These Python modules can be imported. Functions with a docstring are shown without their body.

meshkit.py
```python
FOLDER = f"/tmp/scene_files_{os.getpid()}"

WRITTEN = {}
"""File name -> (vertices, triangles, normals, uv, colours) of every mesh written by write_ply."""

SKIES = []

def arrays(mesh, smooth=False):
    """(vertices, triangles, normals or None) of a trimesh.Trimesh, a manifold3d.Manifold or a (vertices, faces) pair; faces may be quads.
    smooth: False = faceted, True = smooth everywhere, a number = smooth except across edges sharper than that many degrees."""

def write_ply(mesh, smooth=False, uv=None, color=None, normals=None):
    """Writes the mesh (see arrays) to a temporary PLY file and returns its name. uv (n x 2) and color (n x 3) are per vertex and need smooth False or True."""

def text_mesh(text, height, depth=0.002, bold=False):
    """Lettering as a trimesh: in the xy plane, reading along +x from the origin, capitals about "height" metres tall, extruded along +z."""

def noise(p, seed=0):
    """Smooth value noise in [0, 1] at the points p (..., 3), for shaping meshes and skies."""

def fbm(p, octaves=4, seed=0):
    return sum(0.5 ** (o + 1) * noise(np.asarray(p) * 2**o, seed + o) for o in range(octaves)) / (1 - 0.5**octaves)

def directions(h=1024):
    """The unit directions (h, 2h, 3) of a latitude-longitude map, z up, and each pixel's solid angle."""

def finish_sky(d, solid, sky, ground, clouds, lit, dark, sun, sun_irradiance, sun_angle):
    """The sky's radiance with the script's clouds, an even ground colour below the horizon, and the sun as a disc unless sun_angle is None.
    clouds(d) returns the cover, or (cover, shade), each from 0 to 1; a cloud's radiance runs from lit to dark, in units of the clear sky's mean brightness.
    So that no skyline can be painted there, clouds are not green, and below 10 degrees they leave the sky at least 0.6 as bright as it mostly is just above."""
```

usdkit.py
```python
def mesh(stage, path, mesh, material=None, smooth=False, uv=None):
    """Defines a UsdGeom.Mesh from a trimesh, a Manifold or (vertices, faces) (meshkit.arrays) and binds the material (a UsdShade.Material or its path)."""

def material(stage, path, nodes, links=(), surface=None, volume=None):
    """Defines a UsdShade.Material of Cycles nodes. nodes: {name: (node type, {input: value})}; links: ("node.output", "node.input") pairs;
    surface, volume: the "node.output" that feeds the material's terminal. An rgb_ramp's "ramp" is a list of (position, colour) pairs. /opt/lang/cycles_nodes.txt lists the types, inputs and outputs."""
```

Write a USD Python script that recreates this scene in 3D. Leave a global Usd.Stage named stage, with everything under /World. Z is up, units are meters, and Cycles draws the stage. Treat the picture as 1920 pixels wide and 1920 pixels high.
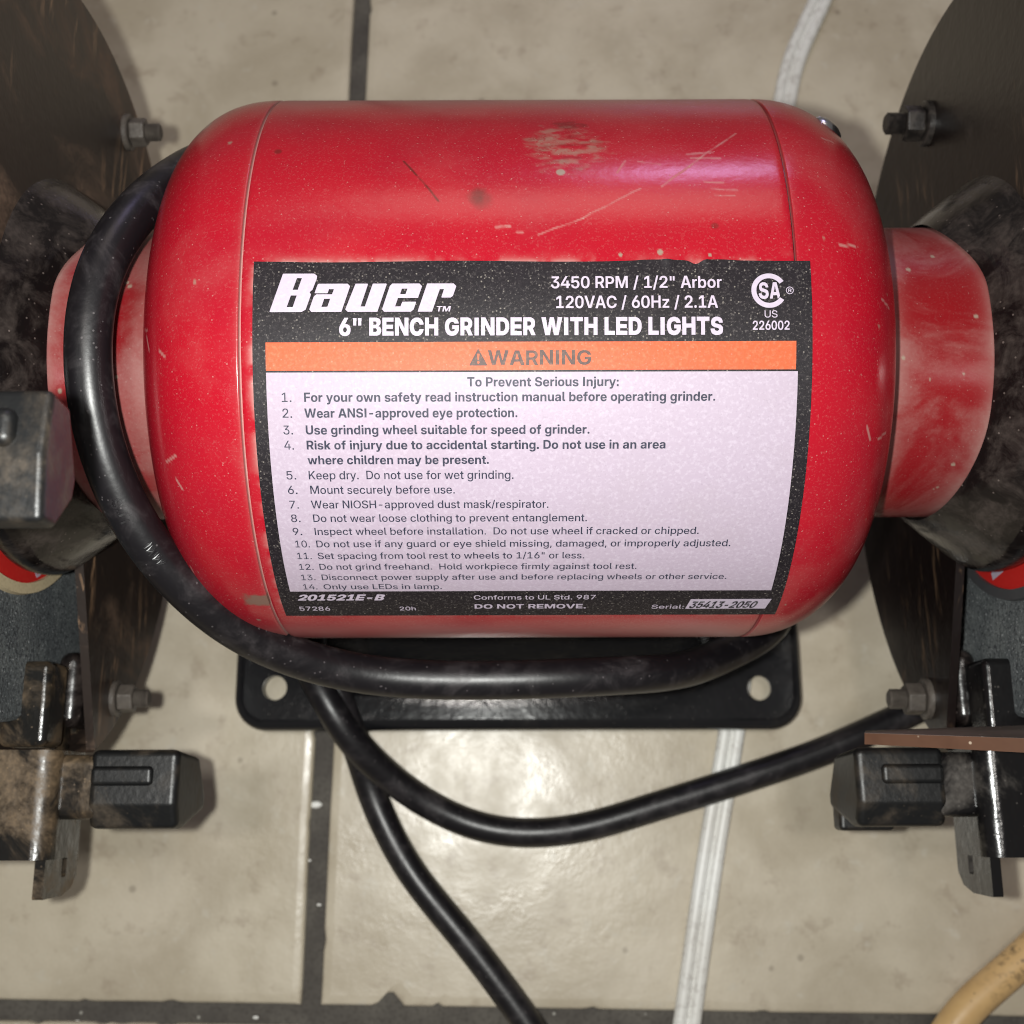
import glob, math
import numpy as np, trimesh, manifold3d as m3, usdkit, meshkit
from pxr import Usd, UsdGeom, UsdLux, UsdShade, Gf, Sdf, Vt
from scipy.interpolate import CubicSpline
from scipy.ndimage import gaussian_filter1d
from shapely import box, union_all, affinity
from shapely.geometry import Polygon, Point

# ------------------------------------------------------------------ units, camera, lights
S = 0.058            # one model unit = the motor's radius, 58 mm
H = 2.05             # height of the motor's axis above the floor, in motor radii
stage = Usd.Stage.CreateInMemory()
UsdGeom.SetStageUpAxis(stage, 'Z'); UsdGeom.SetStageMetersPerUnit(stage, 1.0)
stage.SetDefaultPrim(UsdGeom.Xform.Define(stage, '/World').GetPrim())
UsdGeom.Scope.Define(stage, '/World/Looks')

FPX, CAM, TAU, ROLL = 2204.665, np.array([0, -1.553, 4.275 + H]), .233, -.003
right = np.array([1., 0, 0]); up = np.array([0, math.cos(TAU), math.sin(TAU)]); back = np.array([0, -math.sin(TAU), math.cos(TAU)])
right, up = math.cos(ROLL) * right + math.sin(ROLL) * up, -math.sin(ROLL) * right + math.cos(ROLL) * up
cam = UsdGeom.Camera.Define(stage, '/World/camera')
cam.CreateHorizontalApertureAttr(36.0); cam.CreateVerticalApertureAttr(36.0)
cam.CreateFocalLengthAttr(36.0 * FPX / 1920)
cam.CreateClippingRangeAttr(Gf.Vec2f(0.01, 50))
cam.CreateFStopAttr(26.0); cam.CreateFocusDistanceAttr(3.62 * S)
cam.CreateExposureAttr(0.0)
frame = np.eye(4); frame[0, :3], frame[1, :3], frame[2, :3], frame[3, :3] = right, up, back, CAM * S
cam.AddTransformOp().Set(Gf.Matrix4d(*frame.ravel()))


def aim(xf, eye, target):
    z = np.asarray(eye, float) - np.asarray(target, float); z /= np.linalg.norm(z)
    x = np.cross([0, 1, 0.01], z); x /= np.linalg.norm(x); y = np.cross(z, x)
    m = np.eye(4); m[0, :3], m[1, :3], m[2, :3], m[3, :3] = x, y, z, eye
    xf.AddTransformOp().Set(Gf.Matrix4d(*m.ravel()))


# the phone's flash, a little to the left of its lens
flash = UsdLux.DiskLight.Define(stage, '/World/flash_light')
flash.CreateRadiusAttr(.06 * S); flash.CreateNormalizeAttr(True); flash.CreateIntensityAttr(0.325); flash.CreateColorAttr(Gf.Vec3f(.96, .97, .93))
eye = (CAM + right * -.27 + up * .03) * S
aim(flash, eye, eye - back * S)
# the room's ceiling lamp overhead
lamp = UsdLux.RectLight.Define(stage, '/World/ceiling_lamp')
lamp.CreateWidthAttr(.19); lamp.CreateHeightAttr(.11); lamp.CreateNormalizeAttr(True); lamp.CreateIntensityAttr(1.9); lamp.CreateColorAttr(Gf.Vec3f(1.0, .94, .88))
aim(lamp, (-.09, .0, 2.3), (-.09, 0.001, .1))
# a bluish tube lamp low behind, seen as the streak on top of the motor
tube_lamp = UsdLux.RectLight.Define(stage, '/World/far_window')
tube_lamp.CreateWidthAttr(.34); tube_lamp.CreateHeightAttr(.10); tube_lamp.CreateNormalizeAttr(True); tube_lamp.CreateIntensityAttr(1.05); tube_lamp.CreateColorAttr(Gf.Vec3f(.62, .55, 1.0))
aim(tube_lamp, (.37, 2.0, .975), (0.03, 0, .17))
# a warm lamp high up behind the grinder, which softens the shadows there
rear = UsdLux.RectLight.Define(stage, '/World/rear_lamp')
rear.CreateWidthAttr(.7); rear.CreateHeightAttr(.4); rear.CreateNormalizeAttr(True); rear.CreateIntensityAttr(.75); rear.CreateColorAttr(Gf.Vec3f(1.0, .84, .74))
aim(rear, (.1, 1.35, 1.25), (0, .16, 0))
dome = UsdLux.DomeLight.Define(stage, '/World/room_light')
dome.CreateIntensityAttr(0.042); dome.CreateColorAttr(Gf.Vec3f(1.0, .93, .88))

# ------------------------------------------------------------------ prim helpers
used = {}


def path_for(name, parent):
    base = f'{parent}/{name}'; n = used.get(base, 0); used[base] = n + 1
    return base if n == 0 else f'{base}_{n:03d}'


origin = {}


def thing(name, label, cat, loc=(0, 0, 0), group=None, kind=None):
    p = path_for(name, '/World'); x = UsdGeom.Xform.Define(stage, p)
    x.AddTranslateOp().Set(Gf.Vec3d(*(np.asarray(loc, float) * S))); origin[p] = np.asarray(loc, float)
    tag(x.GetPrim(), label, cat, group, kind)
    return p


def tag(o, label=None, cat=None, group=None, kind=None):
    for k, v in (('label', label), ('category', cat), ('group', group), ('kind', kind)):
        if v: o.SetCustomDataByKey(k, v)


def arr(mesh):
    v, f, _ = meshkit.arrays(mesh)
    return v, f


def obj(name, mesh, material, parent='/World', smooth=30, label=None, wear=None):
    top = '/'.join(parent.split('/')[:3])
    off = origin.get(top, np.zeros(3))
    v, f = arr(mesh)
    p = path_for(name, parent)
    v = (v - off) * S
    if wear is not None:
        m = usdkit.mesh(stage, p, (v, f), material, smooth=True)
        UsdGeom.PrimvarsAPI(m).CreatePrimvar('wear', Sdf.ValueTypeNames.Float3Array, 'vertex').Set(Vt.Vec3fArray.FromNumpy(np.asarray(wear, np.float32)))
    else:
        m = usdkit.mesh(stage, p, (v, f), material, smooth=smooth)
    if label: tag(m.GetPrim(), label)
    return p


# ------------------------------------------------------------------ shape helpers (model units)
def join(*ms):
    vs, fs, n = [], [], 0
    for m in ms:
        v, f = arr(m); vs.append(v); fs.append(f + n); n += len(v)
    return np.vstack(vs), np.vstack(fs)


def grid(P, flip=False, close=False):
    a, b = P.shape[:2]
    i, j = np.meshgrid(np.arange(a - 1), np.arange(b if close else b - 1), indexing='ij')
    k = (j + 1) % b
    q = np.stack([i * b + j, (i + 1) * b + j, (i + 1) * b + k, i * b + k], -1).reshape(-1, 4)
    if flip: q = q[:, ::-1]
    return P.reshape(-1, 3), np.vstack([q[:, [0, 1, 2]], q[:, [0, 2, 3]]])


def wrap(x, th, r):
    """Points on a cylinder about the motor's axis; th runs from straight up towards the front."""
    return np.stack(np.broadcast_arrays(x, -r * np.sin(th), H + r * np.cos(th)), -1)


def revolve(prof, n=96, th=None):
    prof = np.asarray(prof, float)
    t = np.linspace(0, 2 * np.pi, n, endpoint=False) if th is None else th
    return grid(wrap(prof[:, 0][:, None], t[None, :], prof[:, 1][:, None]), flip=False, close=th is None)


def hull_spheres(pts, r, sub=2):
    s = trimesh.creation.icosphere(subdivisions=sub, radius=1.0).vertices
    pts = np.asarray(pts, float)
    return m3.Manifold.hull_points((pts[:, None, :] + s[None] * r).reshape(-1, 3))


def rbox(lo, hi, r=.02, sub=2):
    lo, hi = np.asarray(lo, float), np.asarray(hi, float); lo, hi = np.minimum(lo, hi), np.maximum(lo, hi)
    c = np.array([[(lo, hi)[i][0], (lo, hi)[j][1], (lo, hi)[k][2]] for i in (0, 1) for j in (0, 1) for k in (0, 1)])
    c = c + np.where(c > (lo + hi) / 2, -r, r)
    return hull_spheres(c, r, sub)


def tube(pts, rad, n=20, step=.025, flat=None):
    pts = np.asarray(pts, float)
    t = np.r_[0, np.cumsum(np.linalg.norm(np.diff(pts, axis=0), axis=1))]
    cs = CubicSpline(t, pts); s = np.linspace(0, t[-1], max(8, int(t[-1] / step)))
    c = cs(s)
    if flat is None: c = gaussian_filter1d(c, 5, axis=0, mode='nearest')
    d = np.gradient(c, axis=0); d /= np.linalg.norm(d, axis=1, keepdims=True)
    u = np.cross(d[0], [0, 0, 1.]); u /= np.linalg.norm(u); rows = []
    a = np.linspace(0, 2 * np.pi, n, endpoint=False)
    for k in range(len(s)):
        u = u - d[k] * (u @ d[k]); u /= np.linalg.norm(u); w = np.cross(d[k], u)
        if flat is None: rows.append(c[k] + rad * (np.cos(a)[:, None] * u + np.sin(a)[:, None] * w))
        else:
            hu = np.cross(d[k], [0, 0, 1.]); hu /= np.linalg.norm(hu); hw = np.cross(hu, d[k])
            rows.append(c[k] + flat[:, :1] * hu + flat[:, 1:] * hw)
    P = np.array(rows); nn = P.shape[1]
    v, f = grid(P, close=True)
    cap0 = np.array([[0, (i + 1), i] for i in range(1, nn - 1)])[:, ::-1]; cap1 = np.array([[0, i, i + 1] for i in range(1, nn - 1)])[:, ::-1] + (len(s) - 1) * nn
    return v, np.vstack([f, cap0, cap1])


def plate(poly, z0, z1):
    """A shapely polygon as a flat slab between z0 and z1."""
    geoms = getattr(poly, 'geoms', [poly])
    out = []
    for g in geoms:
        m = trimesh.creation.extrude_polygon(g, z1 - z0, engine='earcut'); m.apply_translation([0, 0, z0]); out.append(m)
    return join(*out)


def xplate(poly, x0, x1):
    """As plate(), with the polygon in (y, z) and the thickness along x."""
    v, f = plate(poly, 0, abs(x1 - x0))
    return np.stack([min(x0, x1) + v[:, 2], v[:, 0], v[:, 1]], 1), f


# ------------------------------------------------------------------ materials
L = '/World/Looks/'


def lin(r, g, b):
    c = np.array([r, g, b]) / 255.0
    return tuple(np.where(c < .04045, c / 12.92, ((c + .055) / 1.055) ** 2.4))


class Mat:
    """Collects the nodes of one material."""

    def __init__(self, name, rough=.5, spec=.5, metal=0.0, coat=0.0, coat_rough=.1):
        self.name, self.n, self.l, self.k = name, {}, [], 0
        self.n['g'] = ('geometry', {})
        self.n['p'] = ('principled_bsdf', {'roughness': rough, 'specular_ior_level': spec, 'metallic': metal, 'coat_weight': coat, 'coat_roughness': coat_rough})

    def add(self, kind, links=(), **v):
        self.k += 1; nm = f'n{self.k}'
        self.n[nm] = (kind, v)
        for src, dst in links: self.l.append((src, f'{nm}.{dst}'))
        return nm

    def noise(self, scale, detail=3, rough=.55, distortion=0.0, stretch=None, seed=(0, 0, 0)):
        v = self.add('mapping', [('g.position', 'vector')], scale=tuple(np.ones(3) if stretch is None else stretch), location=tuple(seed))
        return self.add('noise_texture', [(f'{v}.vector', 'vector')], scale=scale, detail=detail, roughness=rough, distortion=distortion) + '.fac'

    def ramp(self, fac, a, b):
        """0 below a, 1 above b."""
        return self.add('map_range', [(fac, 'value')], range_type='smoothstep', from_min=a, from_max=b, clamp=True) + '.result'

    def mul(self, a, b):
        return self.add('math', [(a, 'value1')] + ([(b, 'value2')] if isinstance(b, str) else []), math_type='multiply', use_clamp=True, **({} if isinstance(b, str) else {'value2': b})) + '.value'

    def addv(self, a, b):
        return self.add('math', [(a, 'value1')] + ([(b, 'value2')] if isinstance(b, str) else []), math_type='add', use_clamp=True, **({} if isinstance(b, str) else {'value2': b})) + '.value'

    def mix(self, fac, a, b):
        v, ln = {'mix_type': 'mix'}, []
        for key, c in (('color1', a), ('color2', b)):
            if isinstance(c, str): ln.append((c, key))
            else: v[key] = tuple(c)
        if isinstance(fac, str): ln.append((fac, 'fac'))
        else: v['fac'] = fac
        return self.add('mix', ln, **v) + '.color'

    def specks(self, scale, size, keep, seed=(0, 0, 0)):
        """Small scattered dots: one in every cell that is kept."""
        v = self.add('mapping', [('g.position', 'vector')], location=tuple(seed))
        w = self.add('noise_texture', [(f'{v}.vector', 'vector')], scale=scale * 1.7, detail=1)
        o = self.add('vector_math', [(f'{v}.vector', 'vector1'), (f'{w}.color', 'vector2')], math_type='multiply_add', vector3=(0, 0, 0))
        q = self.add('voronoi_texture', [(f'{v}.vector', 'vector')], scale=scale, randomness=1.0)
        d = self.add('map_range', [(f'{q}.distance', 'value')], range_type='linear', from_min=size, from_max=size * .55, clamp=True)
        s = self.add('separate_color', [(f'{q}.color', 'color')])
        k = self.add('math', [(f'{s}.r', 'value1')], math_type='less_than', value2=keep)
        return self.mul(f'{d}.result', f'{k}.value')

    def lerp(self, fac, a, b):
        return self.add('map_range', [(fac, 'value')], range_type='linear', from_min=0.0, from_max=1.0, to_min=a, to_max=b, clamp=True) + '.result'

    def bump(self, height, dist, strength=1.0):
        b = self.add('bump', [(height, 'height')], distance=dist, strength=strength)
        self.l.append((f'{b}.normal', 'p.normal'))

    def done(self, color, rough=None):
        if isinstance(color, str): self.l.append((color, 'p.base_color'))
        else: self.n['p'][1]['base_color'] = tuple(color)
        if rough: self.l.append((rough, 'p.roughness'))
        self.n = {k: v for k, v in self.n.items() if k != 'g' or any(a.startswith('g.') for a, _ in self.l)}
        return usdkit.material(stage, L + self.name, self.n, self.l, surface='p.BSDF')


RED = lin(157, 8, 29)
DUST = lin(172, 146, 138)


def red_paint(name, dust=.0, use_wear=False, dusty_noise=.25, lo=.5, hi=.75, base=None, scale=34, dustcol=None):
    DUST = globals()['DUST'] if dustcol is None else lin(*dustcol)
    RED = globals()['RED'] if base is None else lin(*base)
    m = Mat(name, rough=.34, spec=.45)
    n1 = m.noise(55, 4); fine = m.noise(1500, 2)
    c = m.mix(m.ramp(n1, .3, .75), RED, tuple(np.array(RED) * np.array([.90, 1.1, 1.1])))
    d = m.mul(m.ramp(m.noise(scale, 6, .64, .5, seed=(3, 1, 2)), lo, hi), dusty_noise)
    film = m.addv(d, dust)
    film = m.mul(film, m.lerp(fine, .55, 1.25))
    sp = m.addv(m.specks(1150, .20, .16), m.mul(m.specks(620, .09, .06, (.2, .1, 0)), .9))
    fib = m.ramp(m.noise(900, 2, .5, 3.0, seed=(.5, .3, .1)), .69, .76)
    grain = m.mul(m.ramp(m.noise(2300, 2, .6, seed=(.2, .7, .1)), .52, .74), .085)
    total = m.addv(m.addv(film, grain), m.mul(m.addv(sp, m.mul(fib, .6)), .34))
    if use_wear:
        a = m.add('attribute', attribute='wear'); sx = m.add('separate_xyz', [(f'{a}.vector', 'vector')])
        total = m.addv(total, f'{sx}.x')
    c = m.mix(total, c, DUST)
    if use_wear:
        c = m.mix(f'{sx}.y', c, lin(70, 30, 22))
        c = m.mix(f'{sx}.z', c, lin(140, 120, 106))
    m.bump(m.noise(420, 2), .00012, .25)
    return m.done(c, m.lerp(total, .20, .75))


def black_paint(name, base=(30, 28, 28), dust=(120, 104, 92), amount=.35, lo=.5, hi=.8, rough=.28, rough2=.75, scale=30, bump=.0002, speck=.35, bumpscale=300, stretch=None, marks=0):
    m = Mat(name, rough=rough, spec=.5)
    n = m.ramp(m.noise(scale, 6, .66, .6, stretch), lo, hi)
    fine = m.ramp(m.noise(900, 3), .35, .7)
    film = m.mul(m.mul(n, m.lerp(fine, .6, 1.0)), amount)
    sp = m.mul(m.addv(m.specks(900, .22, .14), m.specks(420, .12, .1, (.3, 0, 0))), speck)
    t = m.addv(film, sp)
    c = m.mix(t, lin(*base), lin(*dust))
    if marks:       # bare scrapes running round the guard
        sc = m.mul(m.ramp(m.noise(420, 4, .65, .5, (1, .10, .75), (.3, .1, .2)), .55, .68), m.ramp(m.noise(24, 3, .5, 0, None, (.7, .2, .4)), .44, .58))
        c = m.mix(m.mul(sc, marks), c, lin(158, 126, 98))
    m.bump(m.noise(bumpscale, 3), bump, .5)
    return m.done(c, m.lerp(t, rough, rough2))


M = {}
M['red'] = red_paint('red_paint', use_wear=True, dust=.012, dusty_noise=.05)
M['red_cap'] = red_paint('red_cap_paint', use_wear=True, dust=.012, dusty_noise=.08)
M['red_neck'] = red_paint('dusty_red_paint', dust=.035, dusty_noise=.32, lo=.40, hi=.58, base=(124, 6, 16), scale=44, dustcol=(146, 112, 106), use_wear=True)
M['black'] = black_paint('black_gloss_paint', amount=.22, rough=.22, speck=.3)
M['base'] = black_paint('base_black_paint', base=(24, 24, 26), dust=(95, 88, 80), amount=.18, rough=.13, speck=.2, bump=.00016)
M['boss'] = black_paint('boss_black_paint', base=(18, 14, 14), dust=(112, 100, 94), amount=.22, lo=.40, hi=.66, rough=.2, speck=.5, scale=150)
M['guard'] = black_paint('guard_dark_paint', base=(21, 14, 13), dust=(70, 60, 55), amount=.6, lo=.54, hi=.66, rough=.32, speck=.2, scale=26, marks=.25)
M['guard_rust'] = black_paint('guard_dusty_paint', base=(42, 34, 30), dust=(128, 104, 86), amount=.7, lo=.48, hi=.70, rough=.40, speck=.25, scale=34, stretch=(1, 1.25, .8), marks=.9)
M['rest'] = black_paint('tool_rest_paint', base=(24, 23, 22), dust=(116, 96, 72), amount=.8, lo=.40, hi=.66, rough=.2, speck=.4, scale=75, bump=.0003)
M['rest_clean'] = black_paint('tool_rest_clean_paint', base=(17, 16, 17), dust=(104, 98, 92), amount=.5, lo=.52, hi=.66, rough=.2, speck=.3, scale=38, bump=.0003)
M['knob'] = black_paint('black_plastic', base=(13, 14, 15), dust=(88, 76, 62), amount=.6, lo=.44, hi=.70, rough=.42, speck=.2, scale=60, bump=.0002, bumpscale=600)
M['cord'] = black_paint('black_rubber', base=(19, 17, 20), dust=(92, 86, 88), amount=.4, lo=.45, hi=.8, rough=.36, speck=.55, scale=110, bump=.0001, bumpscale=500)
M['steel'] = black_paint('dirty_steel', base=(86, 80, 74), dust=(44, 36, 32), amount=.7, lo=.35, hi=.65, rough=.38, speck=.1, scale=180, bump=.0003, bumpscale=900)
M['dust'] = red_paint('dust_filled_seam', dust=.55)
M['screw'] = Mat('bright_steel', rough=.25, metal=1.0).done((.62, .63, .65))
M['oldbolt'] = black_paint('blackened_steel', base=(30, 27, 26), dust=(84, 76, 70), amount=.5, lo=.45, hi=.7, rough=.35, speck=.1, scale=200, bump=.0002, bumpscale=900)


def stone():
    m = Mat('grey_grinding_stone', rough=.85, spec=.3)
    c = m.mix(m.ramp(m.noise(60, 4), .35, .7), lin(78, 82, 84), lin(104, 108, 108))
    c = m.mix(m.ramp(m.noise(1300, 2), .52, .66), c, lin(52, 54, 58))
    c = m.mix(m.mul(m.ramp(m.noise(1700, 2, seed=(1, 2, 3)), .62, .70), .8), c, lin(170, 172, 174))
    c = m.mix(m.mul(m.ramp(m.noise(40, 4, seed=(4, 2, 3)), .6, .75), .35), c, lin(112, 98, 80))
    m.bump(m.noise(1200, 3), .0005, .8)
    return m.done(c)


M['stone'] = stone()


def tile_mat(name, seed, tint=(1, 1, 1)):
    m = Mat(name, rough=.36, spec=.42)
    a, b = np.array(lin(199, 189, 170)) * tint, np.array(lin(178, 167, 147)) * tint
    c = m.mix(m.ramp(m.noise(26, 5, .6, .3, seed=seed), .35, .68), a, b)
    c = m.mix(m.mul(m.ramp(m.noise(95, 5, .65, .2, seed=seed), .54, .70), .42), c, tuple(np.array(lin(148, 132, 114)) * tint))
    c = m.mix(m.mul(m.ramp(m.noise(150, 3, .6, .2, seed=(seed[1], seed[0], 2)), .60, .74), .5), c, tuple(np.array(lin(198, 192, 178)) * tint))
    c = m.mix(m.mul(m.specks(95, .13, .22, seed), .45), c, lin(112, 100, 86))
    c = m.mix(m.mul(m.ramp(m.noise(2200, 2), .3, .8), .16), c, lin(122, 114, 100))
    m.bump(m.noise(210, 5, .65), .0005, .34)
    return m.done(c, m.lerp(m.ramp(m.noise(60, 4, seed=seed), .3, .7), .24, .42))


def grout_mat():
    m = Mat('dark_grout', rough=.85, spec=.25)
    c = m.mix(m.ramp(m.noise(70, 5), .35, .7), lin(78, 74, 70), lin(96, 92, 86))
    c = m.mix(m.mul(m.ramp(m.noise(900, 3), .45, .7), .5), c, lin(62, 58, 54))
    c = m.mix(m.mul(m.specks(260, .15, .14), .8), c, lin(170, 168, 160))
    m.bump(m.noise(700, 4), .0006, .8)
    return m.done(c)


M['grout'] = grout_mat()


def printed(name, col, rough=.5, grain=.25, gcol=(255, 255, 255), sparkle=.0, blot=.0):
    m = Mat(name, rough=rough, spec=.2)
    f = m.noise(1500, 2)
    c = m.mix(m.mul(m.ramp(f, .45, .75), grain), lin(*col), lin(*gcol))
    c = m.mix(m.mul(m.ramp(m.noise(1900, 2, seed=(1, 2, 3)), .55, .75), grain), c, tuple(np.array(lin(*col)) * .6))
    if sparkle: c = m.mix(m.mul(m.ramp(m.noise(2500, 2, .6, seed=(.4, .2, .9)), .55, .70), sparkle * .75), c, lin(150, 142, 138))
    if sparkle: c = m.mix(m.mul(m.addv(m.specks(1500, .26, .3), m.specks(700, .12, .12, (.1, .3, 0))), sparkle), c, lin(206, 196, 184))
    if blot: c = m.mix(m.mul(m.ramp(m.noise(40, 6, .6), .5, .75), blot), c, lin(150, 138, 140))
    m.bump(m.noise(1300, 2), .00008, .4)
    return m.done(c)


M['label_black'] = printed('label_black_print', (27, 23, 27), .5, .12, (80, 72, 76), .24)
M['label_white'] = printed('label_white_print', (164, 150, 165), .48, .22, (204, 196, 208), .0, .20)
M['label_orange'] = printed('label_orange_print', (190, 84, 50), .5, .25, (216, 132, 98), .12)
M['ink_white'] = printed('white_ink', (176, 164, 180), .5, .2, (205, 198, 208))
M['ink_grey'] = printed('grey_ink', (48, 50, 64), .5, .25, (100, 98, 110))
M['ink_warn'] = printed('warning_ink', (78, 62, 58), .5, .3, (150, 110, 90))
M['ink_black'] = printed('black_ink', (30, 28, 34), .5, .1)


def pvc(name, a, b, dirt, amount, rough=.38):
    m = Mat(name, rough=rough, spec=.5)
    c = m.mix(m.ramp(m.noise(40, 4), .35, .7), lin(*a), lin(*b))
    c = m.mix(m.mul(m.mul(m.ramp(m.noise(420, 4, .7, .2), .50, .62), m.ramp(m.noise(18, 3, seed=(.3, .2, 0)), .35, .6)), amount), c, lin(*dirt))
    c = m.mix(m.mul(m.specks(700, .2, .12), .7), c, lin(*dirt))
    m.bump(m.noise(400, 3), .0001, .4)
    return m.done(c, None)


M['tan_cord'] = pvc('tan_vinyl', (206, 172, 120), (184, 148, 98), (70, 58, 46), .9)
M['paper_red'] = printed('red_wheel_paper', (186, 34, 30), .6, .1, (210, 90, 80))
M['paper_tan'] = printed('tan_flange_paper', (190, 174, 142), .6, .25, (120, 104, 80))
M['flange_dark'] = black_paint('flange_grey', base=(66, 66, 68), dust=(100, 96, 92), amount=.4, rough=.5)


def shield():
    m = Mat('amber_clear_plastic', rough=.3, spec=.5)
    c = m.mix(m.mul(m.specks(600, .22, .25), .8), lin(92, 64, 49), lin(190, 172, 152))
    c = m.mix(m.mul(m.ramp(m.noise(160, 4), .45, .7), .5), c, lin(78, 52, 38))
    m.n['p'][1]['transmission_weight'] = .12
    return m.done(c)


def shield_face():
    m = Mat('dusty_clear_plastic', rough=.6, spec=.4)
    c = m.mix(m.ramp(m.noise(60, 5), .35, .7), lin(120, 108, 102), lin(92, 82, 76))
    c = m.mix(m.mul(m.specks(700, .2, .2), .7), c, lin(205, 196, 188))
    return m.done(c)


M['shield_edge'] = shield(); M['shield_face'] = shield_face()

M['white_cord'] = pvc('white_vinyl', (226, 226, 222), (214, 212, 206), (140, 130, 122), .34)

# ------------------------------------------------------------------ the floor: grout bed and tiles
floor = thing('floor', None, None, kind='structure')
obj('grout', plate(box(-14, -14, 14, 14), -.20, -.035), M['grout'], floor)
rng = np.random.default_rng(7)
tilt = math.radians(-1.05); pitch, gap = 6.25, .098
ox, oy = -1.022, -2.648


def tile_mesh(w, h, edge_seed):
    """A pillowed tile whose edges wander a little and are nicked here and there."""
    r = np.random.default_rng(edge_seed)
    n = 220
    sides = []
    cs = [(0, 0), (w, 0), (w, h), (0, h)]
    for k in range(4):
        a, b = np.array(cs[k], float), np.array(cs[(k + 1) % 4], float)
        t = np.linspace(0, 1, n, endpoint=False); d = b - a; nrm = np.array([-d[1], d[0]]) / np.linalg.norm(d)
        ln = np.linalg.norm(d)
        wob = .010 * (meshkit.fbm(np.stack([t * ln * 1.3, np.full(n, edge_seed * 3.7), np.full(n, k * 9.1)], 1), 3) - .5)
        for _ in range(9):
            c, wd, dp = r.uniform(.03, .97), r.uniform(.012, .035) / ln, r.uniform(.004, .016)
            wob = wob + dp * np.exp(-((t - c) / wd) ** 4)
        if edge_seed == 11 and k == 0:
            wob = wob + .055 * np.exp(-((t - .345 / ln) / (.055 / ln)) ** 4)
        taper = np.clip(np.minimum(t, 1 - t) * 60, 0, 1)
        sides.append(a + np.outer(t, d) + np.outer(wob * taper, nrm))
    ring = np.vstack(sides)
    ctr = np.array([w / 2, h / 2])
    rows = []
    for ins, z in ((0, -.09), (0, -.022), (.006, -.009), (.018, -.0025), (.05, 0.0)):
        sc = 1 - 2 * ins / np.array([w, h])
        rows.append(np.c_[ctr + (ring - ctr) * sc, np.full(len(ring), z)])
    P = np.array(rows)
    v, f = grid(P, close=True)
    tv, tf = trimesh.creation.triangulate_polygon(Polygon(rows[-1][:, :2]), engine='earcut')
    tv, tf = np.asarray(tv), np.asarray(tf)
    ar = np.cross(tv[tf[:, 1]] - tv[tf[:, 0]], tv[tf[:, 2]] - tv[tf[:, 0]])
    tf = np.where((ar < 0)[:, None], tf[:, ::-1], tf)
    return np.vstack([v, np.c_[tv, np.zeros(len(tv))]]), np.vstack([f[:, ::-1], tf + len(v)])


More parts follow.
